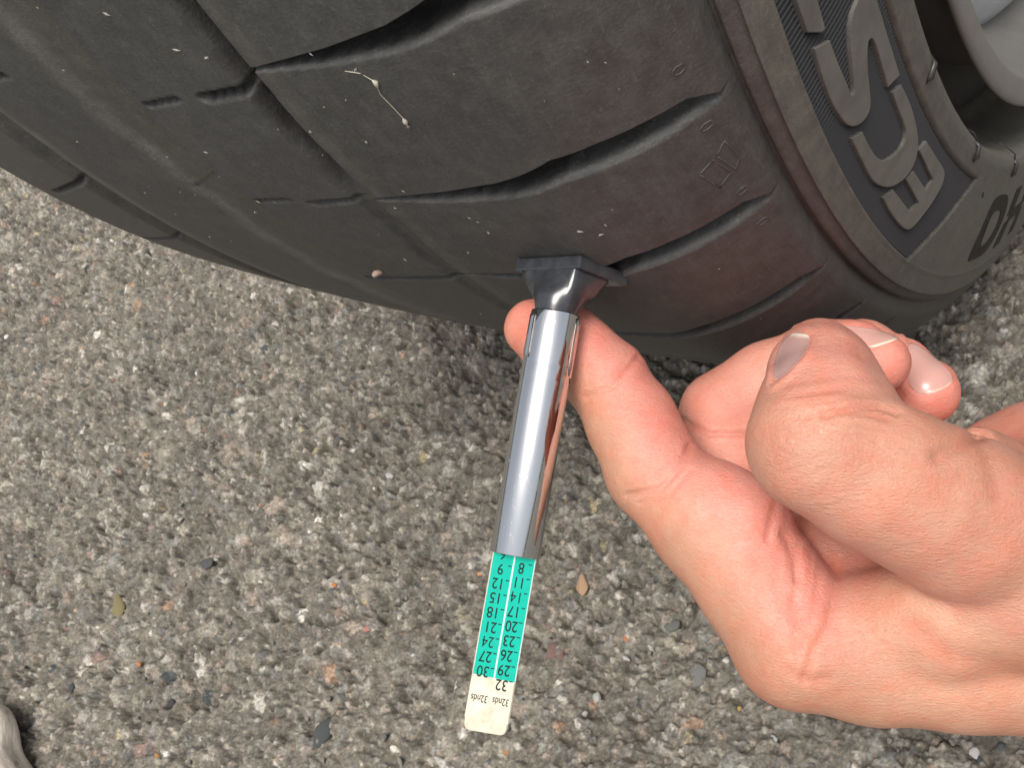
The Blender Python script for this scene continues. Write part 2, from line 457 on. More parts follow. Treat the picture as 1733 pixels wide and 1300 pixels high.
def build_tyre(parent):
    th = np.concatenate([np.arange(-180, -60, 2.5), np.arange(-60, -38.2, .25), np.arange(-38.2, -28, .09), np.arange(-28, 1.5, .085),
                         np.arange(1.5, 20, .3), np.arange(20, 180, 2.5)])
    th = np.unique(np.round(np.concatenate([th] + [np.array([-.10, -.05, -.02, .0, .02, .05]) + (-9.05 + off) for off in G_OFF]), 4))
    # profile: outer bead -> sidewall -> shoulder -> tread -> inner shoulder -> inner sidewall
    rs = np.concatenate([[233., 237, 241, 244, 246], np.arange(247, 267.2, .7), [267.35, 267.65], np.arange(268.2, 291.3, .55), [291.45, 291.75], np.arange(292.2, 297.0, .45)])
    prof = [(float(xside(r)), r) for r in rs]
    prof += [(115.34, 297.1), (115.2, 297.25), (114.9, 296.7), (114.6, 297.3), (113.9, 298.3), (113.2, 298.9), (112.6, 298.7), (112.1, 298.1), (111.85, 297.9), (111.75, 298.6), (111.75, 300.2), (111.65, 301.8)]
    xs = np.concatenate([np.arange(111.3, 84, -.5), np.unique(np.round(np.concatenate([np.arange(84, -100, -.62), [51.4, 51.2, 51.0, 50.8, 50.6, 15.7, 15.5, 15.3, 15.1, 14.9]]), 3))[::-1], np.arange(-100, -118, -1.0)])
    r0 = float(rtread(np.array(111.3))); 
    tread_start = len(prof)
    corr = 0.0      # match the shoulder lip to the tread radius
    prof += [(float(x), float(rtread(np.array(x)) + corr * np.exp(-((111.3 - x) / 3.0) ** 2))) for x in xs]
    prof += [(-120, 288), (-124, 275), (-126, 262), (-120, 250), (-110, 240)]
    P = np.array(prof); px, pr = P[:, 0], P[:, 1]
    shear = np.interp(px, GU[:, 0], GU[:, 1]) + 9.05; shear[:tread_start] = shear[tread_start]
    T0, X = np.meshgrid(th, px, indexing='ij'); T = T0 + shear[None]; _, RR = np.meshgrid(th, pr, indexing='ij')
    istread = np.zeros(len(px), bool); istread[tread_start:tread_start + len(xs)] = True
    isside = (pr > 245) & (px > 100) & (np.arange(len(px)) < tread_start - 11)
    D = np.zeros_like(X)                                            # depth cut into the surface, mm
    col = np.zeros(X.shape + (3,), np.float32)
    col[:] = (.061, .0605, .0595)
    tr = istread[None] & np.ones_like(T, bool)
    wob = .35 * np.sin(np.radians(T * 37)) + .25 * np.sin(np.radians(T * 91 + 40))
    def circ(xa, xb, dep, wr, wl):                                  # circumferential groove between xb < xa
        return dep * smooth(X + wob * .5, xa, xa - wr) * (1 - smooth(-X - wob, -xb, -xb + wl))
    gA = circ(51.3, 47.3, 5.5, .35, 1.8) * (.14 + .86 * smooth(T, -11.5, -8)); gB = np.maximum(circ(15.6, 4.0, 1.2, .35, 7.0), circ(15.6, 14.0, 2.4, .3, .5) * smooth(wob, -.5, .2)); gC = circ(-36.5, -45, 2.4, 1.2, 4.0); gD = circ(-88, -95, 2.5, 1.2, 3.0)
    D = np.maximum.reduce([D, gA, gB, gC, gD])
    lat = np.zeros_like(X)
    for off in G_OFF:
        tu, tl = np.interp(X, GU[:, 0], GU[:, 1]) + off, np.interp(X, GL[:, 0], GL[:, 1]) + off
        tl = tu + (tl - tu) * .78
        t = (T - tl) / np.maximum(tu - tl, .02)
        du = T - tu
        pfl = (.7 * smooth(t, -.02, .28) + .3 * smooth(t, .1, .6)) * (1 - smooth(du, -.055, .0))
        dep = np.interp(X, [45.5, 47, 55, 66, 80, 100, 107, 112], [0, 1.3, 2.2, 4.6, 6.8, 6.8, 4.8, .2])
        lat = np.maximum(lat, np.where((X > 45.5) & (X < 112), pfl * dep, 0))
    for (a, b_, hw, dp) in SLITS:
        for off in (0,):
            ax_, at_ = a[0], (a[1] + off) * 5.67; bx, bt = b_[0], (b_[1] + off) * 5.67
            ex, et = bx - ax_, bt - at_; L2 = ex * ex + et * et
            u = np.clip(((X - ax_) * ex + (T * 5.67 - at_) * et) / L2, 0, 1)
            dd = np.hypot(X - ax_ - u * ex, T * 5.67 - at_ - u * et)
            lat = np.maximum(lat, dp * (1 - smooth(dd, hw * .45, hw)))
    D = np.where(tr, np.maximum(D, lat), 0)
    # soft dents: worn, feathered edge on the wear side of every block
    D += np.where(tr, .22 * smooth(-wob, .2, .6) * np.exp(-((X - 53) / 2.2) ** 2), 0)
    # dirt and ageing of the rubber, plus painted groove shade and lip reflection
    def lerp(mask, c): col[:] = col * (1 - mask[..., None]) + np.array(c, np.float32) * mask[..., None]
    lerp(np.where(tr, smooth(X, 74, 108), 0) * .4, (.066, .063, .061))
    lerp(np.where(tr, np.clip(gB / 1.5, 0, 1) * .75, 0), (.074, .070, .054))
    lerp(np.where(tr, np.exp(-((X - 1.0 + 2 * wob) / 2.4) ** 2) * .6, 0), (.15, .145, .135))
    lerp(np.where(tr, np.exp(-((X + 35.5 + 1.5 * wob) / 2.2) ** 2) * .65, 0), (.15, .145, .13))
    lerp(np.where(tr, np.exp(-((X - 53.5 + wob) / 1.6) ** 2) * .35, 0), (.12, .112, .10))
    lerp(np.where(tr, smooth(-X, 20, 70) * .5, 0), (.085, .080, .070))
    lerp(np.where(tr, np.clip(lat / 1.6, 0, 1), 0) * .9, (.025, .0255, .026))  # unworn rubber darkened further, shade painted in against the sunlit groove slopes
    lerp(np.where(tr, np.clip(gA / 3.0, 0, 1), 0) * .85, (.020, .0205, .021))  # shade painted into this groove's colour to deepen its dark line
    lip = (px > 111.8) & (px < 115.0) & (np.arange(len(px)) >= tread_start - 11) & (~istread)
    lerp((lip[None] & np.ones_like(T, bool)) * .9, (.082, .072, .068))  # pinkish reflection put into the lip's colour, along with rubber browning
    lerp((isside[None] & np.ones_like(T, bool)) * 1.0, (.105, .101, .088))
    # recessed dark band with the tyre's name
    bm_ = isside[None] & (RR > R_BI) & (RR < R_BO)
    endd = (T - band_end(RR)) * 4.87
    rec = bm_ * smooth(endd, -.15, .35) * smooth(RR, R_BI, R_BI + .25) * (1 - smooth(RR, R_BO - .25, R_BO))
    Dx = 1.3 * rec
    lerp(rec * .97, (.018, .017, .017))
    # raised frame line along the band's outer edge
    Dx -= isside[None] * .18 * np.exp(-((RR - 292.0) / .35) ** 2)
    X2 = X - Dx; R2 = RR - D
    tt = np.radians(T)
    V = np.stack([X2, -R2 * np.cos(tt), R + R2 * np.sin(tt)], -1)
    V[..., 2] = np.maximum(V[..., 2], GZ)                          # flattened where it carries the car
    nt_, npf = X.shape
    i = np.arange(nt_)[:, None] * npf; j = np.arange(npf - 1)[None]; i2 = (np.arange(nt_)[:, None] + 1) % nt_ * npf
    F = np.stack([i + j, i + j + 1, i2 + j + 1, i2 + j], -1).reshape(-1, 4)
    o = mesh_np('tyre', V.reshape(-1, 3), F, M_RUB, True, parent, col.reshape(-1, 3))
    at = o.data.attributes.new('wear', 'FLOAT_VECTOR', 'POINT')
    S_ = np.concatenate([[0], np.cumsum(np.hypot(np.diff(px), np.diff(pr)))])
    wv = np.stack([np.where(T > 179, T, T) * 5.67, np.broadcast_to(S_[None], T.shape), np.zeros_like(T)], -1) * S
    at.data.foreach_set('vector', wv.astype(np.float32).ravel())
    return o

DROP = 0.0
def side_pt(r, th, h=0.0):
    t = math.radians(th)
    return (float(xside(r)) + h, -r * math.cos(t), R - DROP + r * math.sin(t))
def tread_pt(x, th, h=0.0):
    t = math.radians(th); r = float(rtread(np.array(x))) + h
    return (x, -r * math.cos(t), R - DROP + r * math.sin(t))

wheel = empty('car_wheel', (0, 0, GZ))
tag(wheel, 'worn black tyre with raised sidewall lettering on a grey rim', 'car wheel')
tyre = build_tyre(wheel)
tag(tyre, 'worn black rubber tyre with curved shoulder grooves')

def chaikin(pts, it=2, keep=()):
    pts = [(p, k in keep) for k, p in enumerate(pts)]
    for _ in range(it):
        out = []
        n = len(pts)
        for k in range(n):
            (a, ka), (b_, kb) = pts[k], pts[(k + 1) % n]
            if ka: out.append((a, True))
            else: out.append(((a[0] * .75 + b_[0] * .25, a[1] * .75 + b_[1] * .25), False))
            if not kb: out.append(((a[0] * .25 + b_[0] * .75, a[1] * .25 + b_[1] * .75), False))
        pts = out
    return [p for p, _ in pts]

def plate_letter(name, loop, h0, h1, mat, parent, hole=None, bev=.16, label=None):
    """flat letter with a bevelled rim, loop of (r, theta) points, standing on the sidewall"""
    K = 280 * math.pi / 180
    def area(l): return sum(l[k][0] * l[(k + 1) % len(l)][1] - l[(k + 1) % len(l)][0] * l[k][1] for k in range(len(l)))
    loops = [loop] + ([hole] if hole else [])
    v, f = [], []
    tops = []
    for li, lp in enumerate(loops):
        lp = [(r, t * K / 57.29578 * 57.29578) for r, t in lp]      # metric angle
        sgn = 1 if area(lp) > 0 else -1
        if li == 1: sgn = -sgn
        n = len(lp); ins = []
        for k in range(n):
            a, p, b_ = lp[k - 1], lp[k], lp[(k + 1) % n]
            dx, dy = b_[0] - a[0], b_[1] - a[1]; L = math.hypot(dx, dy) or 1
            ins.append((p[0] - sgn * dy / L * bev, p[1] + sgn * dx / L * bev))
        b0 = len(v)
        for (r, m_) in lp: v.append(side_pt(r, m_ / K, h0))
        for (r, m_) in lp: v.append(side_pt(r, m_ / K, h1 - bev * .6))
        for (r, m_) in ins: v.append(side_pt(r, m_ / K, h1))
        for k in range(n):
            q = (k + 1) % n
            for lvl in (0, 1):
                f.append((b0 + lvl * n + k, b0 + lvl * n + q, b0 + (lvl + 1) * n + q, b0 + (lvl + 1) * n + k))
        tops.append([(Vector((a, b_, 0)), b0 + 2 * n + k) for k, (a, b_) in enumerate(ins)])
    flat = [idx for lp in tops for (_, idx) in lp]
    for tri in tessellate_polygon([[p for p, _ in lp] for lp in tops]):
        f.append(tuple(flat[k] for k in tri))
    o = mesh_py(name, v, f, mat, False, parent)
    bm = bmesh.new(); bm.from_mesh(o.data); bmesh.ops.recalc_face_normals(bm, faces=bm.faces); bm.to_mesh(o.data); bm.free()
    if label: o['label'] = label
    return o

LT_T = [(287.9, -8.4), (287.4, -11.27), (284.8, -11.95), (283.8, -11.99), (283.6, -10.78), (283.6, -8.6), (271.2, -8.9), (271.2, -7.6), (283.6, -7.3), (283.6, -4.6), (287.9, -4.6)]
LT_S = [(287.3, -12.07), (287.5, -13.15), (287.8, -14.46), (287.4, -15.75), (286.3, -17.0), (283.8, -17.72), (281.2, -17.89), (279.8, -17.55), (278.6, -16.64), (277.6, -15.91), (276.3, -15.26), (275.4, -15.05), (274.5, -15.21), (274.1, -15.54), (274.1, -16.57), (274.7, -18.43), (270.9, -18.96), (270.6, -17.42), (270.6, -16.44), (270.6, -15.25), (270.6, -14.22), (271.1, -13.52), (272.5, -13.05), (274.5, -12.95), (276.9, -13.05), (278.7, -13.39), (280.0, -14.13), (281.1, -15.12), (282.5, -16.01), (283.4, -15.92), (283.3, -15.23), (283.6, -14.04), (283.7, -12.63)]
LT_C = [(286.9, -17.59), (286.9, -19.87), (287.0, -21.39), (284.9, -23.12), (281.3, -24.33), (277.3, -24.88), (273.8, -24.48), (271.9, -23.25), (270.9, -21.21), (271.4, -19.54), (274.2, -19.04), (274.4, -21.16), (274.8, -22.35), (277.2, -22.64), (282.4, -21.48), (283.8, -20.53), (284.1, -19.4), (284.2, -18.11)]
LT_E = [(287.0, -23.06), (287.5, -25.47), (287.3, -27.52), (286.3, -28.3), (283.2, -28.94), (275.3, -30.16), (272.3, -29.95), (271.3, -29.29), (271.4, -25.12), (274.1, -24.72), (275.1, -28.3), (278.0, -27.9), (277.8, -25.12), (280.4, -24.58), (281.1, -27.63), (283.9, -26.93), (284.1, -23.71)]
plate_letter('raised_letter', chaikin(LT_T, 1, range(len(LT_T))), -1.4, .12, M_LETTER, tyre, label='raised letter T in the dark band')
plate_letter('raised_letter', chaikin(LT_S, 2, (0, 15, 16, 32)), -1.4, .12, M_LETTER, tyre, label='raised letter S in the dark band')
plate_letter('raised_letter', chaikin(LT_C, 2, (0, 9, 10, 17)), -1.4, .12, M_LETTER, tyre, label='raised letter C in the dark band')
plate_letter('raised_letter', chaikin(LT_E, 2, (0, 8, 9, 10, 11, 12, 13, 14, 15, 16)), -1.4, .12, M_LETTER, tyre, label='raised letter E at the start of the dark band')
LT_O = [(288.6, -42.3), (285.0, -42.0), (273.6, -42.6), (270.7, -43.6), (270.6, -46.3), (272.3, -47.5), (275.4, -48.2), (283.0, -48.0), (286.6, -47.2), (288.4, -46.0)]
LT_OI = [(285.0, -44.0), (281.0, -43.6), (276.5, -43.8), (275.0, -44.3), (275.2, -46.2), (277.4, -46.7), (282.6, -46.5), (284.9, -45.5)]
plate_letter('dark_letter', chaikin(LT_O, 2, (0,)), -.3, .22, M_DARKLET, tyre, hole=chaikin(LT_OI, 2), bev=.15, label='dark letter O low on the sidewall')
LT_H = [(288.4, -48.9), (271.0, -49.7), (271.0, -51.3), (278.0, -51.0), (278.0, -53.6), (271.0, -53.8), (271.0, -55.4), (288.4, -54.7), (288.4, -53.1), (281.5, -53.4), (281.5, -50.8), (288.4, -50.5)]
plate_letter('dark_letter', LT_H, -.3, .22, M_DARKLET, tyre, bev=.15, label='dark letter H beside the letter O low on the sidewall')

def build_knurl():
    v, f = [], []
    for t in np.arange(-36.2, 2, .235):
        r_in, r_out = 268.1, 291.1
        # clip at the slanted end of the band
        if t < band_end(291.1) + .25:
            r_out = 267.2 + (t - .25 + 36.7) / 6.6 * 24.3
        if r_out - r_in < 1: continue
        n = 4; b0 = len(v)
        fade = .8
        for k in range(n + 1):
            r = r_in + (r_out - r_in) * k / n
            v += [side_pt(r, t - .11, -1.33), side_pt(r, t - .02, -1.3 + fade), side_pt(r, t + .11, -1.33)]
        for k in range(n):
            a = b0 + 3 * k
            f += [(a, a + 1, a + 4, a + 3), (a + 1, a + 2, a + 5, a + 4)]
    o = mesh_np('knurled_band', np.array(v), np.array(f), M_KNURL, False, tyre)
    o['kind'] = 'stuff'; o['label'] = 'fine radial ridges filling the dark sidewall band'
build_knurl()

def tube(name, pts, rads, mat, parent=None, seg=8, smooth_=True):
    v, f = [], []
    P = [Vector(p) for p in pts]
    for k, p in enumerate(P):
        d_ = (P[min(k + 1, len(P) - 1)] - P[max(k - 1, 0)]).normalized()
        a = d_.orthogonal().normalized(); b_ = d_.cross(a)
        for s in range(seg):
            an = 2 * math.pi * s / seg
            v.append(p + (a * math.cos(an) + b_ * math.sin(an)) * rads[k])
    for k in range(len(P) - 1):
        for s in range(seg):
            q = (s + 1) % seg
            f.append((k * seg + s, k * seg + q, (k + 1) * seg + q, (k + 1) * seg + s))
    f.append(tuple(range(seg))[::-1]); f.append(tuple((len(P) - 1) * seg + s for s in range(seg)))
    return mesh_py(name, v, f, mat, smooth_, parent)

# rubber nibs with their moulded hairs on the bead ledge
for (r, t, hair) in [(263.3, -21.9, 0), (263.0, -33.9, 9), (263.6, -45.6, 13), (270.7, -39.3, 0)]:
    big = 1.0 if r < 268 else .35
    o = tube('rubber_nib', [side_pt(r + 2.2 * big, t - .2, -.2), side_pt(r + 1.2 * big, t, .5 * big), side_pt(r - 1.4 * big, t + .1, .55 * big), side_pt(r - 2.8 * big, t + .25, -.2)],
             [.25 * big, .75 * big, .6 * big, .2 * big], M_BLACKRUB, tyre)
    if hair:
        h = tube('rubber_hair', [side_pt(r - 2.4, t + .2, 0), side_pt(r - 4.0, t + .5, 1.6), side_pt(r - 5.5, t + 1.2, hair * .33), side_pt(r - 7, t + 1.7, hair * .55)],
                 [.24, .2, .16, .1], M_BLACKRUB, tyre, seg=6)

# embossed outline marks on the shoulder
def outline_mark(pts, rad=.10):
    loop = [tread_pt(x, t, .05 - 0.0) for x, t in pts]
    loop = [Vector(p) for p in loop]
    dense = []
    for k in range(len(loop)):
        for s in range(4): dense.append(loop[k].lerp(loop[(k + 1) % len(loop)], s / 4))
    dense.append(dense[0].copy())
    corr = []
    for p in dense: corr.append(p)
    tube('embossed_mark', corr, [rad] * len(corr), M_MARK, tyre, seg=6)
outline_mark([(106.0, -12.35), (107.9, -12.15), (108.9, -13.15), (107.1, -13.45)], .15)
outline_mark([(108.4, -12.1), (109.7, -11.75), (110.3, -12.8), (109.4, -13.2)], .15)
for (x, t) in [(108.8, -8.3), (108.9, -10.75), (108.9, -14.3), (109.0, -16.5)]:
    outline_mark([(x + .75 * math.cos(a), t + .14 * math.sin(a)) for a in np.linspace(0, 5.5, 7)])

def lathe_x(name, prof, mat, parent, seg=256, smooth_=True, zc=R - DROP):
    P = np.array(prof, float); a = np.linspace(0, 2 * np.pi, seg, endpoint=False)
    V = np.stack([np.broadcast_to(P[None, :, 0], (seg, len(P))), -P[None, :, 1] * np.cos(a)[:, None], zc + P[None, :, 1] * np.sin(a)[:, None]], -1)
    n = len(P); i = np.arange(seg)[:, None] * n; j = np.arange(n - 1)[None]; i2 = (np.arange(seg)[:, None] + 1) % seg * n
    F = np.stack([i + j, i + j + 1, i2 + j + 1, i2 + j], -1).reshape(-1, 4)
    return mesh_np(name, V.reshape(-1, 3), F, mat, smooth_, parent)

rim = lathe_x('rim', [(60, 236), (112, 236.5), (117, 238.5), (119.6, 243.2), (120.9, 246.3), (121.7, 246.9), (122.4, 246.4), (122.7, 245), (122.6, 240.5), (121.9, 239.3), (121.0, 238.8), (118, 236), (113, 231), (105, 228), (90, 225), (40, 222), (-100, 222)], M_RIM, wheel, 360)
rim['label'] = 'silver grey rim flange beyond the dark gap'
face = lathe_x('rim_face', [(98, 229), (104, 223), (107, 216), (110, 208), (111, 195), (109, 150), (104, 80), (100, 20), (99, 2)], M_RIMFACE, wheel, 200)
face['label'] = 'pale blue white wheel face inside the rim'

# ------------------------------------------------------------------ frame of the hand and gauge (fixed in the world)
HO = np.array([175.773, -403.422, 375.283])
HR = np.array([[0.8232726, 0.4333871, -0.3666032], [-0.1885692, 0.8179562, 0.5434973], [0.5354101, -0.3783163, 0.7551244]])
HF = 1786.14
HM = Matrix.Identity(4)
for i in range(3):
    for j in range(3): HM[j][i] = HR[i][j]
    HM[i][3] = HO[i] * S
def loc(px, py, dep):          # local point, mm
    return np.array([(px - 866.5) / HF * dep, -(py - 650) / HF * dep, -dep])

# ------------------------------------------------------------------ hand
class Field:
    def __init__(self, gx, gy, gz):
        self.g = (gx, gy, gz); self.shape = (len(gx), len(gy), len(gz))
    def new(self): return np.full(self.shape, 60.0, np.float32)
    def sl(self, lo, hi):
        return tuple(slice(max(0, int(np.searchsorted(g, a)) - 1), min(len(g), int(np.searchsorted(g, b)) + 1)) for g, a, b in zip(self.g, lo, hi))
    def cone(self, d, a, ra, b, rb, k=3.0, margin=9.0, flat=None):
        """smooth-union a round cone into the field d; flat=(direction, factor) squashes it"""
        a, b = np.asarray(a, float), np.asarray(b, float)
        mr = max(ra, rb) + margin
        s = self.sl(np.minimum(a, b) - mr, np.maximum(a, b) + mr)
        X = self.g[0][s[0]][:, None, None].astype(np.float32); Y = self.g[1][s[1]][None, :, None].astype(np.float32); Z = self.g[2][s[2]][None, None, :].astype(np.float32)
        e = b - a; L2 = float(e @ e) or 1e-6
        t = np.clip(((X - a[0]) * e[0] + (Y - a[1]) * e[1] + (Z - a[2]) * e[2]) / L2, 0, 1)
        dx, dy, dz = X - a[0] - t * e[0], Y - a[1] - t * e[1], Z - a[2] - t * e[2]
        if flat is not None:
            n, q = np.asarray(flat[0], float), flat[1]; n = n / np.linalg.norm(n)
            w_ = (dx * n[0] + dy * n[1] + dz * n[2]) * (1 / q - 1)
            dx, dy, dz = dx + n[0] * w_, dy + n[1] * w_, dz + n[2] * w_
        dist = np.sqrt(dx * dx + dy * dy + dz * dz) - (ra + (rb - ra) * t)
        self.smin(d, s, dist, k)
    def smin(self, d, s, dist, k):
        o = d[s]
        h = np.clip(.5 + .5 * (o - dist) / k, 0, 1)
        d[s] = o + (dist - o) * h - k * h * (1 - h)
    def chain(self, d, pts, k=3.0):
        for (p, q) in zip(pts[:-1], pts[1:]):
            self.cone(d, loc(*p[:3]), p[3], loc(*q[:3]), q[3], k)

def surface_nets(d, g):
    ins = d < 0
    nx, ny, nz = d.shape
    c = np.zeros((nx - 1, ny - 1, nz - 1), np.uint8)
    for i in (0, 1):
        for j in (0, 1):
            for k in (0, 1): c += ins[i:nx - 1 + i, j:ny - 1 + j, k:nz - 1 + k]
    act = (c > 0) & (c < 8)
    I, J, K = np.nonzero(act)
    idx = np.full(act.shape, -1, np.int32); idx[I, J, K] = np.arange(len(I))
    acc = np.zeros((len(I), 3)); cnt = np.zeros(len(I))
    cor = [(i, j, k) for i in (0, 1) for j in (0, 1) for k in (0, 1)]
    for a in range(8):
        for b in range(a + 1, 8):
            ca, cb = cor[a], cor[b]
            if sum(x != y for x, y in zip(ca, cb)) != 1: continue
            va = d[I + ca[0], J + ca[1], K + ca[2]]; vb = d[I + cb[0], J + cb[1], K + cb[2]]
            m_ = (va < 0) != (vb < 0)
            t = np.where(m_, va / np.where(m_, va - vb, 1), 0)
            for ax in range(3):
                acc[:, ax] += np.where(m_, ca[ax] + t * (cb[ax] - ca[ax]), 0)
            cnt += m_
    acc /= cnt[:, None]
    V = np.empty((len(I), 3))
    for ax, ii in enumerate((I, J, K)):
        gg = g[ax]; V[:, ax] = gg[ii] + acc[:, ax] * (gg[ii + 1] - gg[ii])
    F = []
    for ax in range(3):
        sl0 = [slice(None)] * 3; sl1 = [slice(None)] * 3; sl0[ax] = slice(0, -1); sl1[ax] = slice(1, None)
        a_, b_ = ins[tuple(sl0)], ins[tuple(sl1)]
        cr = a_ != b_
        o1, o2 = [x for x in range(3) if x != ax]
        lim = [slice(None)] * 3; lim[o1] = slice(1, -1); lim[o2] = slice(1, -1)
        sub = np.zeros_like(cr); sub[tuple(lim)] = cr[tuple(lim)]
        e = np.stack(np.nonzero(sub), -1)
        inside_first = a_[e[:, 0], e[:, 1], e[:, 2]]
        q = []
        for (u, v_) in ((-1, -1), (0, -1), (0, 0), (-1, 0)):
            p = e.copy(); p[:, o1] += u; p[:, o2] += v_
            q.append(idx[p[:, 0], p[:, 1], p[:, 2]])
        q = np.stack(q, -1)
        flip = inside_first if ax != 1 else ~inside_first
        q[~flip] = q[~flip][:, ::-1]
        F.append(q)
    F = np.concatenate(F)
    return V, F[(F >= 0).all(1)]

def build_hand():
    st = .5
    gx = np.arange(-6, 88, st); ext = []; x = gx[-1]; a = st
    while x < 330: a = min(a * 1.12, 5.0); x += a; ext.append(x)
    gx = np.concatenate([gx, ext]).astype(np.float32)
    gy = np.arange(-70, 26, st, dtype=np.float32); gz = np.arange(-250, -128, st, dtype=np.float32)
    F_ = Field(gx, gy, gz)
    # palm, wrist, forearm
    palm = F_.new()
    F_.chain(palm, [(1352, 1085, 175, 11.0), (1480, 1102, 174, 11.2), (1620, 1108, 173, 11.6), (1760, 1115, 173, 12.8)], 4)
    F_.chain(palm, [(1375, 995, 196, 10.5), (1560, 1000, 193, 12), (1780, 1000, 190, 15)], 7)
    F_.chain(palm, [(1395, 930, 214, 9.5), (1580, 930, 208, 11), (1790, 930, 203, 14)], 7)
    F_.chain(palm, [(1440, 880, 229, 8.5), (1600, 870, 222, 10), (1800, 850, 212, 13)], 7)
    F_.chain(palm, [(1692, 795, 212, 9.6), (1760, 790, 208, 12), (1900, 800, 202, 17)], 6)
    F_.chain(palm, [(1800, 960, 186, 22), (2050, 960, 190, 25), (2600, 1000, 200, 30), (4200, 1100, 200, 40)], 12)
    F_.chain(palm, [(1478, 1058, 171, 8.4), (1600, 1040, 166, 10), (1720, 1010, 164, 12)], 2.0)      # web to the thumb
    F_.cone(palm, loc(1400, 965, 188), 10.5, loc(1500, 960, 186), 11.5, 5)
    # index finger
    idx = F_.new()
    I = [(903, 556, 198, 5.6), (950, 584, 195, 6.9), (1028, 643, 191, 7.0), (1066, 716, 189, 7.45), (1105, 797, 187, 8.1), (1198, 892, 182, 9.2), (1285, 985, 178, 10.2), (1352, 1085, 175, 11.0)]
    F_.chain(idx, I, 2.5)
    F_.cone(idx, loc(1078, 705, 188), 6.2, loc(1098, 748, 187), 6.2, 3)          # pads
    F_.cone(idx, loc(965, 575, 193), 5.6, loc(985, 590, 192), 5.6, 3)
    F_.cone(idx, loc(1212, 862, 180), 8.0, loc(1240, 876, 179), 7.8, 4)
    F_.cone(idx, loc(1236, 874, 179), 7.9, loc(1262, 884, 178), 7.9, 1.3)
    # middle, ring, little
    mid = F_.new()
    F_.chain(mid, [(1375, 995, 196, 10.5), (1300, 865, 202, 9.3), (1226, 752, 203, 8.6)], 2.5)
    mid2 = F_.new()
    F_.chain(mid2, [(1223, 700, 205, 8.5), (1300, 650, 204, 7.9), (1390, 608, 200, 7.2), (1440, 606, 195, 6.4), (1487, 614, 191, 5.6)], 2.2)
    F_.smin(mid, (slice(None),) * 3, mid2, 1.2)
    ring = F_.new()
    F_.chain(ring, [(1395, 930, 214, 9.5), (1330, 840, 221, 8.6), (1265, 745, 223, 8.2), (1350, 660, 222, 7.6), (1458, 602, 218, 7.1), (1515, 632, 212, 6.9), (1566, 664, 206, 6.5)], 2.2)
    lit = F_.new()
    F_.chain(lit, [(1440, 880, 229, 8.5), (1350, 770, 236, 7.2), (1440, 690, 235, 6.6), (1530, 715, 227, 5.6)], 2.2)
    # thumb
    th = F_.new()
    T = [(1830, 975, 172, 16), (1720, 925, 163, 13.8), (1620, 872, 156, 11.7), (1550, 838, 153, 10.8), (1478, 802, 151, 10.3), (1384, 750, 150, 9.5), (1388, 692, 154, 8.5), (1388, 632, 160, 7.0), (1386, 602, 164, 5.9)]
    F_.chain(th, T, 2.6)
    F_.cone(th, loc(1440, 690, 157), 6.6, loc(1420, 640, 162), 5.6, 3)           # thumb pad, behind
    F_.cone(th, loc(1690, 775, 176), 4.0, loc(1655, 752, 170), 3.0, 5)           # fold at the thumb's root
    al = (slice(None),) * 3
    # blend: the index grows out of the palm, curled fingers only touch their neighbours
    d = palm.copy()
    F_.smin(d, al, idx, 1.8)
    F_.smin(d, al, mid, .9); F_.smin(d, al, ring, .8); F_.smin(d, al, lit, .8)
    kx = np.interp(gx, [30, 58, 78, 100], [.7, 1.2, 7.0, 10.0]).astype(np.float32)[:, None, None]
    F_.smin(d, al, th, kx)
    V, Q = surface_nets(d, (gx, gy, gz))
    # light Laplacian smoothing
    n = len(V)
    e = np.concatenate([Q[:, [0, 1]], Q[:, [1, 2]], Q[:, [2, 3]], Q[:, [3, 0]]])
    deg = np.bincount(e.ravel(), minlength=n).astype(float)
    for lam in (.6, .6, .5, .5):
        acc = np.stack([np.bincount(e[:, 0], V[e[:, 1], ax], n) + np.bincount(e[:, 1], V[e[:, 0], ax], n) for ax in range(3)], -1)
        V = V + lam * (acc / deg[:, None] - V)
    def normals():
        fn = np.cross(V[Q[:, 2]] - V[Q[:, 0]], V[Q[:, 3]] - V[Q[:, 1]])
        N = np.stack([sum(np.bincount(Q[:, k], fn[:, ax], n) for k in range(4)) for ax in range(3)], -1)
        return N / np.maximum(np.linalg.norm(N, axis=1), 1e-9)[:, None]
    N = normals()
    PX = 866.5 + HF * V[:, 0] / -V[:, 2]; PY = 650 - HF * V[:, 1] / -V[:, 2]; DEP = -V[:, 2]
    view = -V / np.linalg.norm(V, axis=1)[:, None]
    facing = (N * view).sum(1)
    # which member does a vertex belong to
    gi = [np.clip(np.searchsorted(g, V[:, k]), 0, len(g) - 1) for k, g in enumerate((gx, gy, gz))]
    stack = np.stack([f[gi[0], gi[1], gi[2]] for f in (palm, idx, mid, ring, lit, th)], -1)
    who = stack.argmin(1)
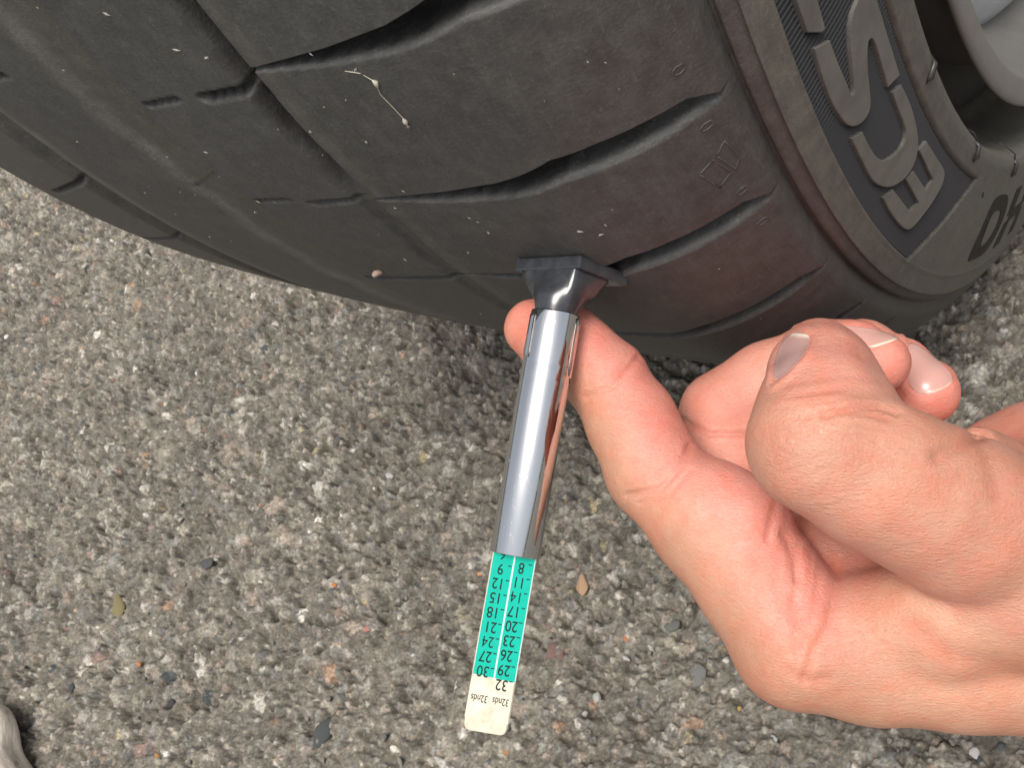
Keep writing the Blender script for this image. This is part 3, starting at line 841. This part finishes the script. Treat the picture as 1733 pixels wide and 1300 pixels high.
    # skin creases: polylines (px, py), member set, depth mm, width mm
    CR_ = [([(992, 672), (1040, 652), (1080, 604)], (1,), .42, .55), ([(1000, 655), (1040, 636), (1066, 598)], (1,), .16, .5),
           ([(1062, 838), (1118, 828), (1150, 792), (1168, 755)], (1,), .50, .6), ([(1080, 852), (1130, 838), (1168, 795)], (1,), .28, .5), ([(1056, 822), (1110, 812), (1150, 770)], (1,), .18, .5),
           ([(1312, 856), (1304, 888), (1300, 912)], (0, 1), .35, .6), ([(1330, 905), (1345, 940), (1350, 980)], (0, 1, 2), .45, .9),
           ([(1420, 945), (1412, 1000), (1400, 1060), (1375, 1105), (1362, 1150)], (0, 1, 2), .4, .6), ([(1345, 1010), (1350, 1060), (1345, 1100)], (0, 1), .3, .9),
           ([(1150, 708), (1172, 722), (1200, 734), (1280, 735)], (2,), .75, .55), ([(1340, 1140), (1365, 1155), (1400, 1150)], (0, 1), .3, .8),
           ([(1395, 703), (1450, 689), (1490, 688), (1518, 698)], (5,), .6, .5), ([(1400, 662), (1440, 652), (1492, 668)], (5,), .12, .45), ([(1405, 680), (1445, 667), (1500, 678)], (5,), .14, .4), ([(1400, 715), (1460, 702), (1515, 712)], (5,), .13, .4),
           ([(1590, 772), (1630, 752), (1655, 735)], (0, 5), .7, 1.0), ([(1660, 740), (1680, 790), (1690, 840)], (0, 5), .3, 1.2),
           ([(1540, 1060), (1600, 1110), (1680, 1130), (1740, 1140)], (0, 5), .5, 2.0)]
    for k in range(9):                                        # knuckle lines across the thumb joint and finger joints
        y0 = 640 + k * 13 + 4 * math.sin(k * 2.1); x0 = 1335 + 12 * math.sin(k * 1.7); x1 = 1495 + 10 * math.cos(k * 1.3)
        CR_.append(([(x0, y0 + 10), ((x0 + x1) / 2, y0 - 4 + 3 * math.sin(k)), (x1, y0 + 8)], (5,), .09 + .04 * (k % 3), .42))
    for k in range(6):
        CR_.append(([(1290 + 9 * k, 735 + 17 * k), (1330 + 14 * k, 722 + 14 * k)], (5,), .08, .45))
        CR_.append(([(1010 + 8 * k, 690 + 24 * k), (1045 + 8 * k, 684 + 24 * k)], (1,), .07, .45))
    for k in range(10):
        CR_.append(([(1325 + 13 * k, 905 + 9 * (k % 4)), (1322 + 12 * k, 960 + 14 * (k % 3)), (1315 + 10 * k, 1030 + 8 * k)], (0, 1), .10 + .05 * (k % 3), .5))
    NAILS = [([(1306, 652), (1310, 608), (1324, 575), (1345, 560), (1372, 564), (1370, 584), (1357, 606), (1334, 630)], [(1338, 562), (1372, 566)], 5),
             ([(1405, 552), (1440, 551), (1490, 558), (1532, 571), (1500, 582), (1468, 592), (1448, 580)], [(1535, 571), (1500, 583), (1466, 593)], 2),
             ([(1532, 568), (1584, 604), (1622, 641), (1600, 659), (1560, 673), (1533, 652), (1540, 611)], [(1624, 641), (1600, 660), (1560, 674), (1545, 668)], 3)]
    disp = np.zeros(n)
    def pl_dist(pl, close):
        pl = np.array(pl, float); best = np.full(n, 1e9); ins = np.zeros(n, bool)
        q = np.roll(pl, -1, 0) if close else pl[1:]
        for a, b in zip(pl if close else pl[:-1], q):
            ab = b - a; t = np.clip(((PX - a[0]) * ab[0] + (PY - a[1]) * ab[1]) / (ab @ ab), 0, 1)
            best = np.minimum(best, np.hypot(PX - a[0] - t * ab[0], PY - a[1] - t * ab[1]))
            if close:
                c_ = ((a[1] > PY) != (b[1] > PY)) & (PX < (b[0] - a[0]) * (PY - a[1]) / ((b[1] - a[1]) or 1e-9) + a[0]); ins ^= c_
        return best, ins
    for poly, free, mem in NAILS:                             # skin folds round the nails
        dd, ins = pl_dist(poly, True); df, _ = pl_dist(free, False)
        sd = np.where(ins, -dd, dd); ok = (who == mem) & (facing > -.05)
        fold = .34 * np.exp(-((sd - 6) / 5.0) ** 2) * (1 - np.exp(-(df / 12) ** 2)) - .22 * (1 - smooth(sd, -6, 2))
        disp += np.where(ok, fold, 0)
    for pl, mem, dep_, wid in CR_:
        pl = np.array(pl, float); best = np.full(n, 1e9)
        for a, b in zip(pl[:-1], pl[1:]):
            ab = b - a; t = np.clip(((PX - a[0]) * ab[0] + (PY - a[1]) * ab[1]) / (ab @ ab), 0, 1)
            best = np.minimum(best, np.hypot(PX - a[0] - t * ab[0], PY - a[1] - t * ab[1]))
        mm = best * DEP / HF
        ok = np.isin(who, mem) & (facing > -.1)
        disp += np.where(ok, -dep_ * np.exp(-(mm / wid) ** 2) + .10 * dep_ * np.exp(-((mm - 2.2 * wid) / wid) ** 2), 0)
    V = V + N * disp[:, None]
    # skin colour: paler tan on the back and thumb, pink on the palm side and finger ends
    pal = np.array([.55, .78, .38]); pal /= np.linalg.norm(pal)
    pd = N @ pal
    tan = np.array([.52, .275, .180]); pink = np.array([.66, .285, .225]); red = np.array([.66, .215, .165])
    def s_(x, a, b): return smooth(x, a, b)
    p = np.where(who == 1, s_(pd, -.25, .65), np.where(who == 0, .8 * s_(pd, 0, .9) * (1 - s_(PX, 1480, 1640)), .75))
    p = np.where((who == 0) & (PY < 840), .6, p)
    p = np.where(who == 5, .18 + .55 * (1 - s_(PY, 600, 720)) + .22 * s_(PY, 690, 780) * s_(-(N[:, 1]), .2, .9), p)
    p = np.where(who == 5, np.maximum(p, .25 * s_(PX, 1600, 1700)), p)
    col = tan * (1 - p[:, None]) + pink * p[:, None]
    tips = [(903, 556, 198, 26), (1487, 614, 191, 20), (1566, 664, 206, 22)]
    for (a, b, c_, rr) in tips:
        q = loc(a, b, c_); w_ = np.exp(-((np.linalg.norm(V - q, axis=1)) / (rr * .5)) ** 2)
        col = col * (1 - .7 * w_[:, None]) + red * .7 * w_[:, None]
    # creases tinted a deeper, darker red
    cw = np.clip(-disp / 1.0, 0, 1)[:, None] * .45
    col = col * (1 - cw) + np.array([.52, .16, .115]) * cw
    col *= (1 + rng.normal(0, .012, n))[:, None]
    o = mesh_np('hand', V, Q, M_SKIN, True, None, np.clip(col, 0, 1))
    o.matrix_world = HM
    tag(o, 'bare left hand with index finger stretched behind the chrome gauge, other fingers curled', 'hand')
    # ---------------------------------------------------------- finger nails, laid onto the finger surface
    bv = BVHTree.FromPolygons([tuple(x) for x in V], [tuple(int(k) for k in f) for f in Q])
    def nail(poly, free, lift=.30, label=None, white=6.0, base0=(.56, .31, .265)):
        B = []
        for k in range(len(poly)):
            a, b = np.array(poly[k], float), np.array(poly[(k + 1) % len(poly)], float)
            for t in np.linspace(0, 1, 7)[:-1]: B.append(a * (1 - t) + b * t)
        B = np.array(B)
        for _ in range(9): B = .5 * B + .25 * (np.roll(B, 1, 0) + np.roll(B, -1, 0))
        cen = B.mean(0); rings = 10; v = []; cc = []
        free = np.array(free, float)
        dep0 = -bv.ray_cast(Vector((0, 0, 0)), Vector(loc(cen[0], cen[1], 1.0)).normalized())[0].z
        def fd(p):
            best = 1e9
            for a, b in zip(free[:-1], free[1:]):
                ab = b - a; t = np.clip(((p - a) @ ab) / (ab @ ab), 0, 1); best = min(best, np.linalg.norm(p - a - t * ab))
            return best
        for r_ in range(rings + 1):
            t = 1 - (1 - r_ / rings) ** 1.6
            for q in (B if r_ else [cen]):
                p = cen + (q - cen) * t
                dr = Vector(loc(p[0], p[1], 1.0)).normalized()
                hit, nn, _, _ = bv.ray_cast(Vector((0, 0, 0)), dr)
                sh = 1.0
                while (hit is None or abs(-hit.z - dep0) > 7 or abs(nn.dot(dr)) < .12) and sh > .3:
                    sh -= .03; p2 = cen + (p - cen) * sh
                    dr = Vector(loc(p2[0], p2[1], 1.0)).normalized(); hit, nn, _, _ = bv.ray_cast(Vector((0, 0, 0)), dr)
                if nn.dot(dr) > 0: nn = -nn
                dfe = fd(p)
                h_ = lift * (1 - t ** 5) + .06
                if dfe < white: h_ += .25 * (1 - dfe / white) * (1 - t ** 9)
                if r_ == rings: h_ = -.25
                v.append(np.array(hit) + np.array(nn) * h_)
                wv = 1 - min(1, max(0, (dfe - white * .45) / (white * .5)))
                base = np.array(base0) * (1 - wv) + np.array([.72, .60, .47]) * wv
                cc.append(base)
        m_ = len(B); f = []
        for k in range(m_): f.append((0, 1 + k, 1 + (k + 1) % m_, 1 + (k + 1) % m_))
        for r_ in range(rings - 1):
            for k in range(m_):
                q = (k + 1) % m_
                f.append((1 + r_ * m_ + k, 1 + (r_ + 1) * m_ + k, 1 + (r_ + 1) * m_ + q, 1 + r_ * m_ + q))
        me_v = [tuple(x) for x in v]
        me = bpy.data.meshes.new('fingernail')
        me.from_pydata([tuple(c * S for c in p) for p in me_v], [], [tuple(dict.fromkeys(q)) for q in f]); me.update()
        for pl in me.polygons: pl.use_smooth = True
        at = me.color_attributes.new('Col', 'FLOAT_COLOR', 'POINT')
        for k, c_ in enumerate(cc): at.data[k].color = (*c_, 1)
        me.materials.append(M_NAIL)
        bm = bmesh.new(); bm.from_mesh(me); bmesh.ops.recalc_face_normals(bm, faces=bm.faces); bm.to_mesh(me); bm.free()
        x = link(bpy.data.objects.new('fingernail', me), o)
        if label: x['label'] = label
    nail([(1306, 652), (1310, 608), (1324, 575), (1345, 560), (1372, 564), (1370, 584), (1357, 606), (1334, 630)], [(1340, 566), (1370, 570)], .05, 'thumb nail seen from the side', 4, (.47, .285, .255))
    nail([(1405, 552), (1440, 551), (1490, 558), (1532, 571), (1500, 582), (1468, 592), (1448, 580)], [(1535, 571), (1500, 583), (1466, 593)], .12, 'middle finger nail with pale free edge', 6)
    nail([(1532, 568), (1584, 604), (1622, 641), (1600, 659), (1560, 673), (1533, 652), (1540, 611)], [(1624, 641), (1600, 660), (1560, 674), (1545, 668)], .16, 'ring finger nail with pale free edge', 6)
    return o
hand = build_hand()

# ------------------------------------------------------------------ tread depth gauge
A0 = loc(941, 531, 183.5); A1 = loc(872, 940, 179.2); A2 = loc(820, 1239, 176.0)
ax_g = (A2 - A0) / np.linalg.norm(A2 - A0)                   # towards the free end of the bar
fr = -A0 / np.linalg.norm(A0); fr = fr - ax_g * (fr @ ax_g); fr /= np.linalg.norm(fr)   # faces the viewer
rot = math.radians(-4)
rt = np.cross(ax_g, fr)                                      # points to image left when ax points down
fr, rt = fr * math.cos(rot) + rt * math.sin(rot), rt * math.cos(rot) - fr * math.sin(rot)
GM = Matrix.Identity(4)
for r_ in range(3):
    GM[r_][0], GM[r_][1], GM[r_][2], GM[r_][3] = -rt[r_], fr[r_], -ax_g[r_], A0[r_] * S
gauge = bpy.data.objects.new('tread_depth_gauge', None); link(gauge); gauge.matrix_world = HM @ GM
tag(gauge, 'chrome tread depth gauge with teal number scale pressed against the tyre', 'gauge')
LB = float(np.linalg.norm(A1 - A0)); LS = float(np.linalg.norm(A2 - A0))
# local axes: +x image right, +y to the viewer, +z towards the tyre
def lathe_z(name, prof, mat, parent, seg=72):
    P = np.array(prof, float); a = np.linspace(0, 2 * np.pi, seg, endpoint=False); n = len(P)
    V = np.stack([P[None, :, 0] * np.cos(a)[:, None], P[None, :, 0] * np.sin(a)[:, None], np.broadcast_to(P[None, :, 1], (seg, n))], -1)
    i = np.arange(seg)[:, None] * n; j = np.arange(n - 1)[None]; i2 = (np.arange(seg)[:, None] + 1) % seg * n
    F = np.stack([i + j, i2 + j, i2 + j + 1, i + j + 1], -1).reshape(-1, 4)
    return mesh_np(name, V.reshape(-1, 3), F, mat, True, parent)
RB = 4.32
barrel = lathe_z('barrel', [(3.95, -LB + 6), (3.95, -LB + .12), (4.05, -LB), (RB - .08, -LB), (RB, -LB + .12), (RB, -12.6), (RB - .03, -12.2), (RB - .03, -11.9), (RB, -11.5), (RB, -9.6), (RB - .04, -9.3), (RB, -9.0),
                            (RB, -.25), (RB - .05, -.05), (RB - .25, .02), (3.6, .02)], M_CHROME, gauge)
# crimped tabs of the collar, right and left
def crimp(ang, w_deg, z0, z1):
    v, f = [], []; n = 14; mseg = 5
    for k in range(n + 1):
        z = z0 + (z1 - z0) * k / n
        for s in range(mseg + 1):
            a = math.radians(ang + w_deg * (s / mseg - .5)); rr = RB + (.20 if 0 < s < mseg and 0 < k < n else -.12)
            v.append((rr * math.cos(a), rr * math.sin(a), z))
    for k in range(n):
        for s in range(mseg):
            q = k * (mseg + 1) + s; f.append((q, q + 1, q + mseg + 2, q + mseg + 1))
    return mesh_py('collar_tab', v, f, M_CHROME, True, barrel)
crimp(14, 38, -11.4, -.4); crimp(166, 30, -8.6, -.4)
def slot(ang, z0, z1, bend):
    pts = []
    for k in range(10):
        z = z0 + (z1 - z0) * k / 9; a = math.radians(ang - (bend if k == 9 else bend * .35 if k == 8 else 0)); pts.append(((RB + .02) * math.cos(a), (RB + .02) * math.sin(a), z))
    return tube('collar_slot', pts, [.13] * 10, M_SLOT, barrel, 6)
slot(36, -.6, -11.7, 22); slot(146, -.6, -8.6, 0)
# head: flared neck and rectangular foot plate
def build_head():
    e1 = Vector(loc(1062, 482, 186.5)) ; e0 = Vector(loc(979, 457, 178.5)); e2 = Vector(loc(868, 472, 189.5))
    gi = (GM.inverted())
    toL = lambda p: (gi @ (p * S)) / S
    a, b_, c_ = toL(e0), toL(e1), toL(e2)
    zt = 7.6; th_ = 2.3
    a, b_, c_ = [Vector((p.x, p.y, 0)) for p in (a, b_, c_)]
    dd = b_ + c_ - a
    plate = [a, b_, b_.lerp(dd, .8), c_.lerp(dd, .8), c_]
    # neck from the barrel circle to an outline inside the plate
    cenp = Vector(((a.x + b_.x + c_.x + dd.x) / 4, (a.y + b_.y + c_.y + dd.y) / 4, 0))
    seg = 60; v, f = [], []
    def plate_r(ang):
        d_ = Vector((math.cos(ang), math.sin(ang), 0)); best = 99
        for k in range(len(plate)):
            p, q = plate[k], plate[(k + 1) % len(plate)]; e = q - p
            den = d_.x * e.y - d_.y * e.x
            if abs(den) < 1e-9: continue
            t = (p.x * e.y - p.y * e.x) / den; u = (p.x * d_.y - p.y * d_.x) / den
            if t > 0 and -1e-6 <= u <= 1 + 1e-6: best = min(best, t)
        return best
    levels = [(-.3, 0, 3.7), (.05, 0, 3.75), (.6, 0, 3.85), (2.2, .12, 4.3), (4.2, .42, 5.0), (zt - .6, .86, 5.6), (zt - .15, .9, 5.8)]
    for z, w_, rr in levels:
        for s in range(seg):
            an = 2 * math.pi * s / seg
            pr = min(plate_r(an) * .80, 8.6)
            left = max(0, -math.cos(an)) ** 2
            pr = pr * (1 + .2 * left)
            q = rr * (1 - w_) + pr * w_
            v.append((q * math.cos(an), q * math.sin(an), z))
    for k in range(len(levels) - 1):
        for s in range(seg):
            q = (s + 1) % seg; f.append((k * seg + s, k * seg + q, (k + 1) * seg + q, (k + 1) * seg + s))
    head = mesh_py('head', v, f, M_HEAD, True, gauge)
    bm = bmesh.new()
    lo = [bm.verts.new((p.x, p.y, zt - .2)) for p in plate]; hi = [bm.verts.new((p.x, p.y, zt - .2 + th_)) for p in plate]
    n = len(plate)
    bm.faces.new(lo[::-1]); bm.faces.new(hi)
    for k in range(n): bm.faces.new((lo[k], lo[(k + 1) % n], hi[(k + 1) % n], hi[k]))
    bmesh.ops.recalc_face_normals(bm, faces=bm.faces)
    bmesh.ops.bevel(bm, geom=list(bm.edges), offset=.32, segments=2, affect='EDGES', profile=.6)
    bmesh.ops.scale(bm, vec=(S, S, S), verts=bm.verts)
    me = bpy.data.meshes.new('foot_plate'); bm.to_mesh(me); bm.free(); me.materials.append(M_HEAD)
    link(bpy.data.objects.new('foot_plate', me), head)
    tube('probe_pin', [(0, 0, zt + 1.5), (0, 0, zt + 7.5)], [.9, .8], M_CHROME, head, 12)
build_head()

# scale bar: flat printed front, rounded back
BW, BF = 3.72, 1.15
def bar_ring(z, k=1.0):
    ring = [(-BW * k, BF * k), (BW * k, BF * k)]
    ring = [(-BW * k + .25, BF * k), (BW * k - .25, BF * k), (BW * k, BF * k - .25)]
    a0 = math.atan2(BF - .25, BW)
    for s in range(1, 14): 
        a = a0 - (math.pi + 2 * a0) * s / 14; ring.append((3.75 * k * math.cos(a), 3.75 * k * math.sin(a)))
    ring.append((-BW * k, BF * k - .25))
    return [(x, y, z) for x, y in ring]
def build_bar():
    zs = [(-LB + 8, 1), (-LS + 2.0, 1), (-LS + 1.9, .975), (-LS + 1.0, .965), (-LS + .5, .93), (-LS + .15, .86), (-LS, .76)]
    v, f = [], []; n = len(bar_ring(0))
    for z, k in zs: v += bar_ring(z, k)
    for k in range(len(zs) - 1):
        for s in range(n):
            q = (s + 1) % n; f.append((k * n + s, k * n + q, (k + 1) * n + q, (k + 1) * n + s))
    f.append(tuple(range(n))); f.append(tuple((len(zs) - 1) * n + s for s in range(n))[::-1])
    o = mesh_py('scale_bar', v, f, M_CREAM, False, gauge)
    bm = bmesh.new(); bm.from_mesh(o.data); bmesh.ops.recalc_face_normals(bm, faces=bm.faces); bm.to_mesh(o.data); bm.free()
    o['label'] = 'cream plastic bar with teal printed scale'
    return o
bar = build_bar()
YF = BF
def panel(name, x0, x1, z0, z1, y, mat, skew=0.0):
    return mesh_py(name, [(x0, y, z0 + skew * x0), (x1, y, z0 + skew * x1), (x1, y, z1), (x0, y, z1)], [(0, 1, 2, 3)], mat, False, bar)
ZE = -LB - 20.5                                               # lower end of the teal print
panel('teal_panel', -BW + .10, -.14, ZE, -LB + 2, YF + .02, M_TEAL, -.05)
panel('teal_panel', .14, BW - .26, ZE, -LB + 2, YF + .02, M_TEAL, -.05)
panel('pale_line', -.14, .14, ZE - .4, -LB + 2, YF + .025, M_LINE)
panel('pale_line', BW - .26, BW - .12, ZE, -LB + 2, YF + .025, M_LINE)
def text(body, x, z, size, mat=M_INK, name='scale_number', sx=.82):
    c = bpy.data.curves.new(name, 'FONT'); c.body = body; c.size = size; c.align_x = 'CENTER'; c.align_y = 'CENTER'; c.offset = 0.0 if '4' in body else .007 * size
    o = bpy.data.objects.new(name, c); sc.collection.objects.link(o)
    dg = bpy.context.evaluated_depsgraph_get(); me = bpy.data.meshes.new_from_object(o.evaluated_get(dg))
    bpy.data.objects.remove(o); bpy.data.curves.remove(c)
    co = np.empty(len(me.vertices) * 3, np.float32); me.vertices.foreach_get('co', co); co = co.reshape(-1, 3)
    new = np.empty_like(co)                                   # the print stands upside down for the viewer
    new[:, 0] = (x - co[:, 0] * sx) * S; new[:, 2] = (z - co[:, 1]) * S; new[:, 1] = (YF + .04) * S
    me.vertices.foreach_set('co', new.ravel()); me.update(); me.materials.append(mat)
    q = bpy.data.objects.new(name, me); link(q, bar)
    return q
PITCH = 2.44
for k, num in enumerate(['9', '12', '15', '18', '21', '24', '27', '30']):
    z = -LB - 2.3 - PITCH * k
    text(num, -2.05, z - .25, 2.6)
    panel('scale_tick', -.85, -.28, z + .28, z + .46, YF + .04, M_INK)
for k, num in enumerate(['8', '11', '14', '17', '20', '23', '26', '29', '32']):
    z = -LB - 1.35 - PITCH * k
    text(num, 1.4, z - .5, 2.6)
    panel('scale_tick', 2.55, 3.15, z + .12, z + .30, YF + .04, M_INK)
text('6', -2.05, -LB - .05, 2.6)
text('32nds', -1.9, ZE - 3.6, 1.7, name='scale_unit', sx=.7)
text('32nds', 1.7, ZE - 3.6, 1.7, name='scale_unit', sx=.7)

# ------------------------------------------------------------------ grit, plant fibre, pebble and the weathered lump
def spk_mat():
    return mat_plain('pale_grit', (.30, .285, .25), .8), mat_plain('fibre', (.50, .46, .38), .7), mat_plain('pebble', (.42, .30, .24), .7, noise=900, amt=.3, bump=.0002)
M_GRIT, M_FIBRE, M_PEB = spk_mat()
def build_grit():
    v, f = [], []
    base = [(1, 0, 0), (-1, 0, 0), (0, 1, 0), (0, -1, 0), (0, 0, 1), (0, 0, -1)]
    tri = [(0, 2, 4), (2, 1, 4), (1, 3, 4), (3, 0, 4), (2, 0, 5), (1, 2, 5), (3, 1, 5), (0, 3, 5)]
    spots = [(x, t, .55) for x, t in [(43.8, -4.6), (38.7, -4.3), (30, -3.0), (52, -7.6), (88.4, -12.5), (91, -12.9), (20, -9.0), (60, -14.5), (70, -12.8), (-20, -9.2), (62, -8.0), (12, -13.0), (40, -15.8)]]
    for _ in range(95):
        x = rnd.uniform(-85, 75) if rnd.random() < .8 else rnd.uniform(60, 108)
        spots.append((x, rnd.uniform(-24, 0), abs(rnd.gauss(0, .16)) + .09))
    for x, t, r in spots:
        c = Vector(tread_pt(x, t, .02)); n = Vector((0, -math.cos(math.radians(t)), math.sin(math.radians(t))))
        a = Vector((rnd.gauss(0, 1), rnd.gauss(0, 1), rnd.gauss(0, 1))); a = (a - n * a.dot(n)).normalized(); b_ = n.cross(a)
        l = r * rnd.uniform(.8, 1.9); b0 = len(v)
        for p in base:
            j = rnd.uniform(.7, 1.2); v.append(c + a * p[0] * l * j + b_ * p[1] * r * .6 * j + n * p[2] * r * .45 * j)
        f += [tuple(b0 + k for k in q) for q in tri]
    o = mesh_py('tread_grit', v, f, M_GRIT, False)
    tag(o, 'tiny pale grit specks scattered over the black tread', 'grit', kind='stuff')
build_grit()
fp = [(69.2, -5.12), (71.6, -5.21), (73.2, -5.53), (72.4, -5.98), (72.9, -6.48), (73.2, -6.9), (73.0, -7.25)]
fpts = []
for k in range(len(fp) - 1):
    for s_ in range(4):
        t_ = s_ / 4; fpts.append((fp[k][0] * (1 - t_) + fp[k + 1][0] * t_, fp[k][1] * (1 - t_) + fp[k + 1][1] * t_))
fpts.append(fp[-1])
knot = {8: .55, 9: .4, 21: .4, 22: .55, 24: .45}
fib = tube('plant_fibre', [tread_pt(x, t, .15) for x, t in fpts], [knot.get(k, .075) * .8 for k in range(len(fpts))], M_FIBRE, seg=6)
tag(fib, 'thin pale plant fibre with knots clinging to the tread', 'plant fibre')
pm = stone_mesh(55).copy(); pm.name = 'pebble'; pm.materials.clear(); pm.materials.append(M_PEB)
pb = bpy.data.objects.new('pebble', pm); link(pb); pb.location = Vector(tread_pt(25.0, -17.6, .5)) * S; pb.scale = (1.5 * S, 1.1 * S, 1.0 * S); pb.rotation_euler = (.4, .2, .7)
tag(pb, 'small pinkish brown pebble stuck low on the tyre tread', 'pebble')

def build_lump():
    b = NB('weathered_wood'); co = tex_obj(b)
    mp = b.n('ShaderNodeMapping'); b.l(co, mp.inputs['Vector']); mp.inputs['Rotation'].default_value = (0, 0, .35); mp.inputs['Scale'].default_value = (1, .22, 1)
    n1 = b.noise(150, 6, .7, mp.outputs[0]); n2 = b.noise(330, 4, .6, mp.outputs[0])
    r1 = b.ramp(n1.outputs[0], [(.33, (.16, .12, .09)), (.42, (.50, .43, .36)), (.65, (.68, .62, .54))])
    nn = b.bump(n1.outputs[0], .6, .0015); nn = b.bump(n2.outputs[0], .5, .0008, nn)
    b.set(Base_Color=r1.outputs[0], Roughness=.85, Normal=nn)
    bm = bmesh.new(); bmesh.ops.create_icosphere(bm, subdivisions=5, radius=1)
    for v in bm.verts:
        p = v.co
        q = 1 + .07 * math.sin(3 * p.x + 2) * math.sin(4 * p.y) + .04 * math.sin(9 * p.y + 3 * p.x) + .025 * math.sin(17 * p.x + 5 * p.z)
        e = (abs(p.x) ** 2.6 + abs(p.y) ** 2.6 + abs(p.z) ** 2.6) ** (-1 / 2.6)
        v.co = Vector((p.x * e * 30, p.y * e * 42, max(p.z * e * 15, -12))) * q * S
    me = bpy.data.meshes.new('weathered_lump'); bm.to_mesh(me); bm.free()
    for p in me.polygons: p.use_smooth = True
    me.materials.append(b.mat)
    o = bpy.data.objects.new('weathered_lump', me); link(o)
    c = px_ground(-62, 1352, GZ + 12)
    o.location = (c[0] * S, c[1] * S, (GZ + 11) * S); o.rotation_euler = (0, 0, math.radians(52))
    tag(o, 'pale cracked weathered lump at the bottom left corner of the asphalt', 'lump')
build_lump()
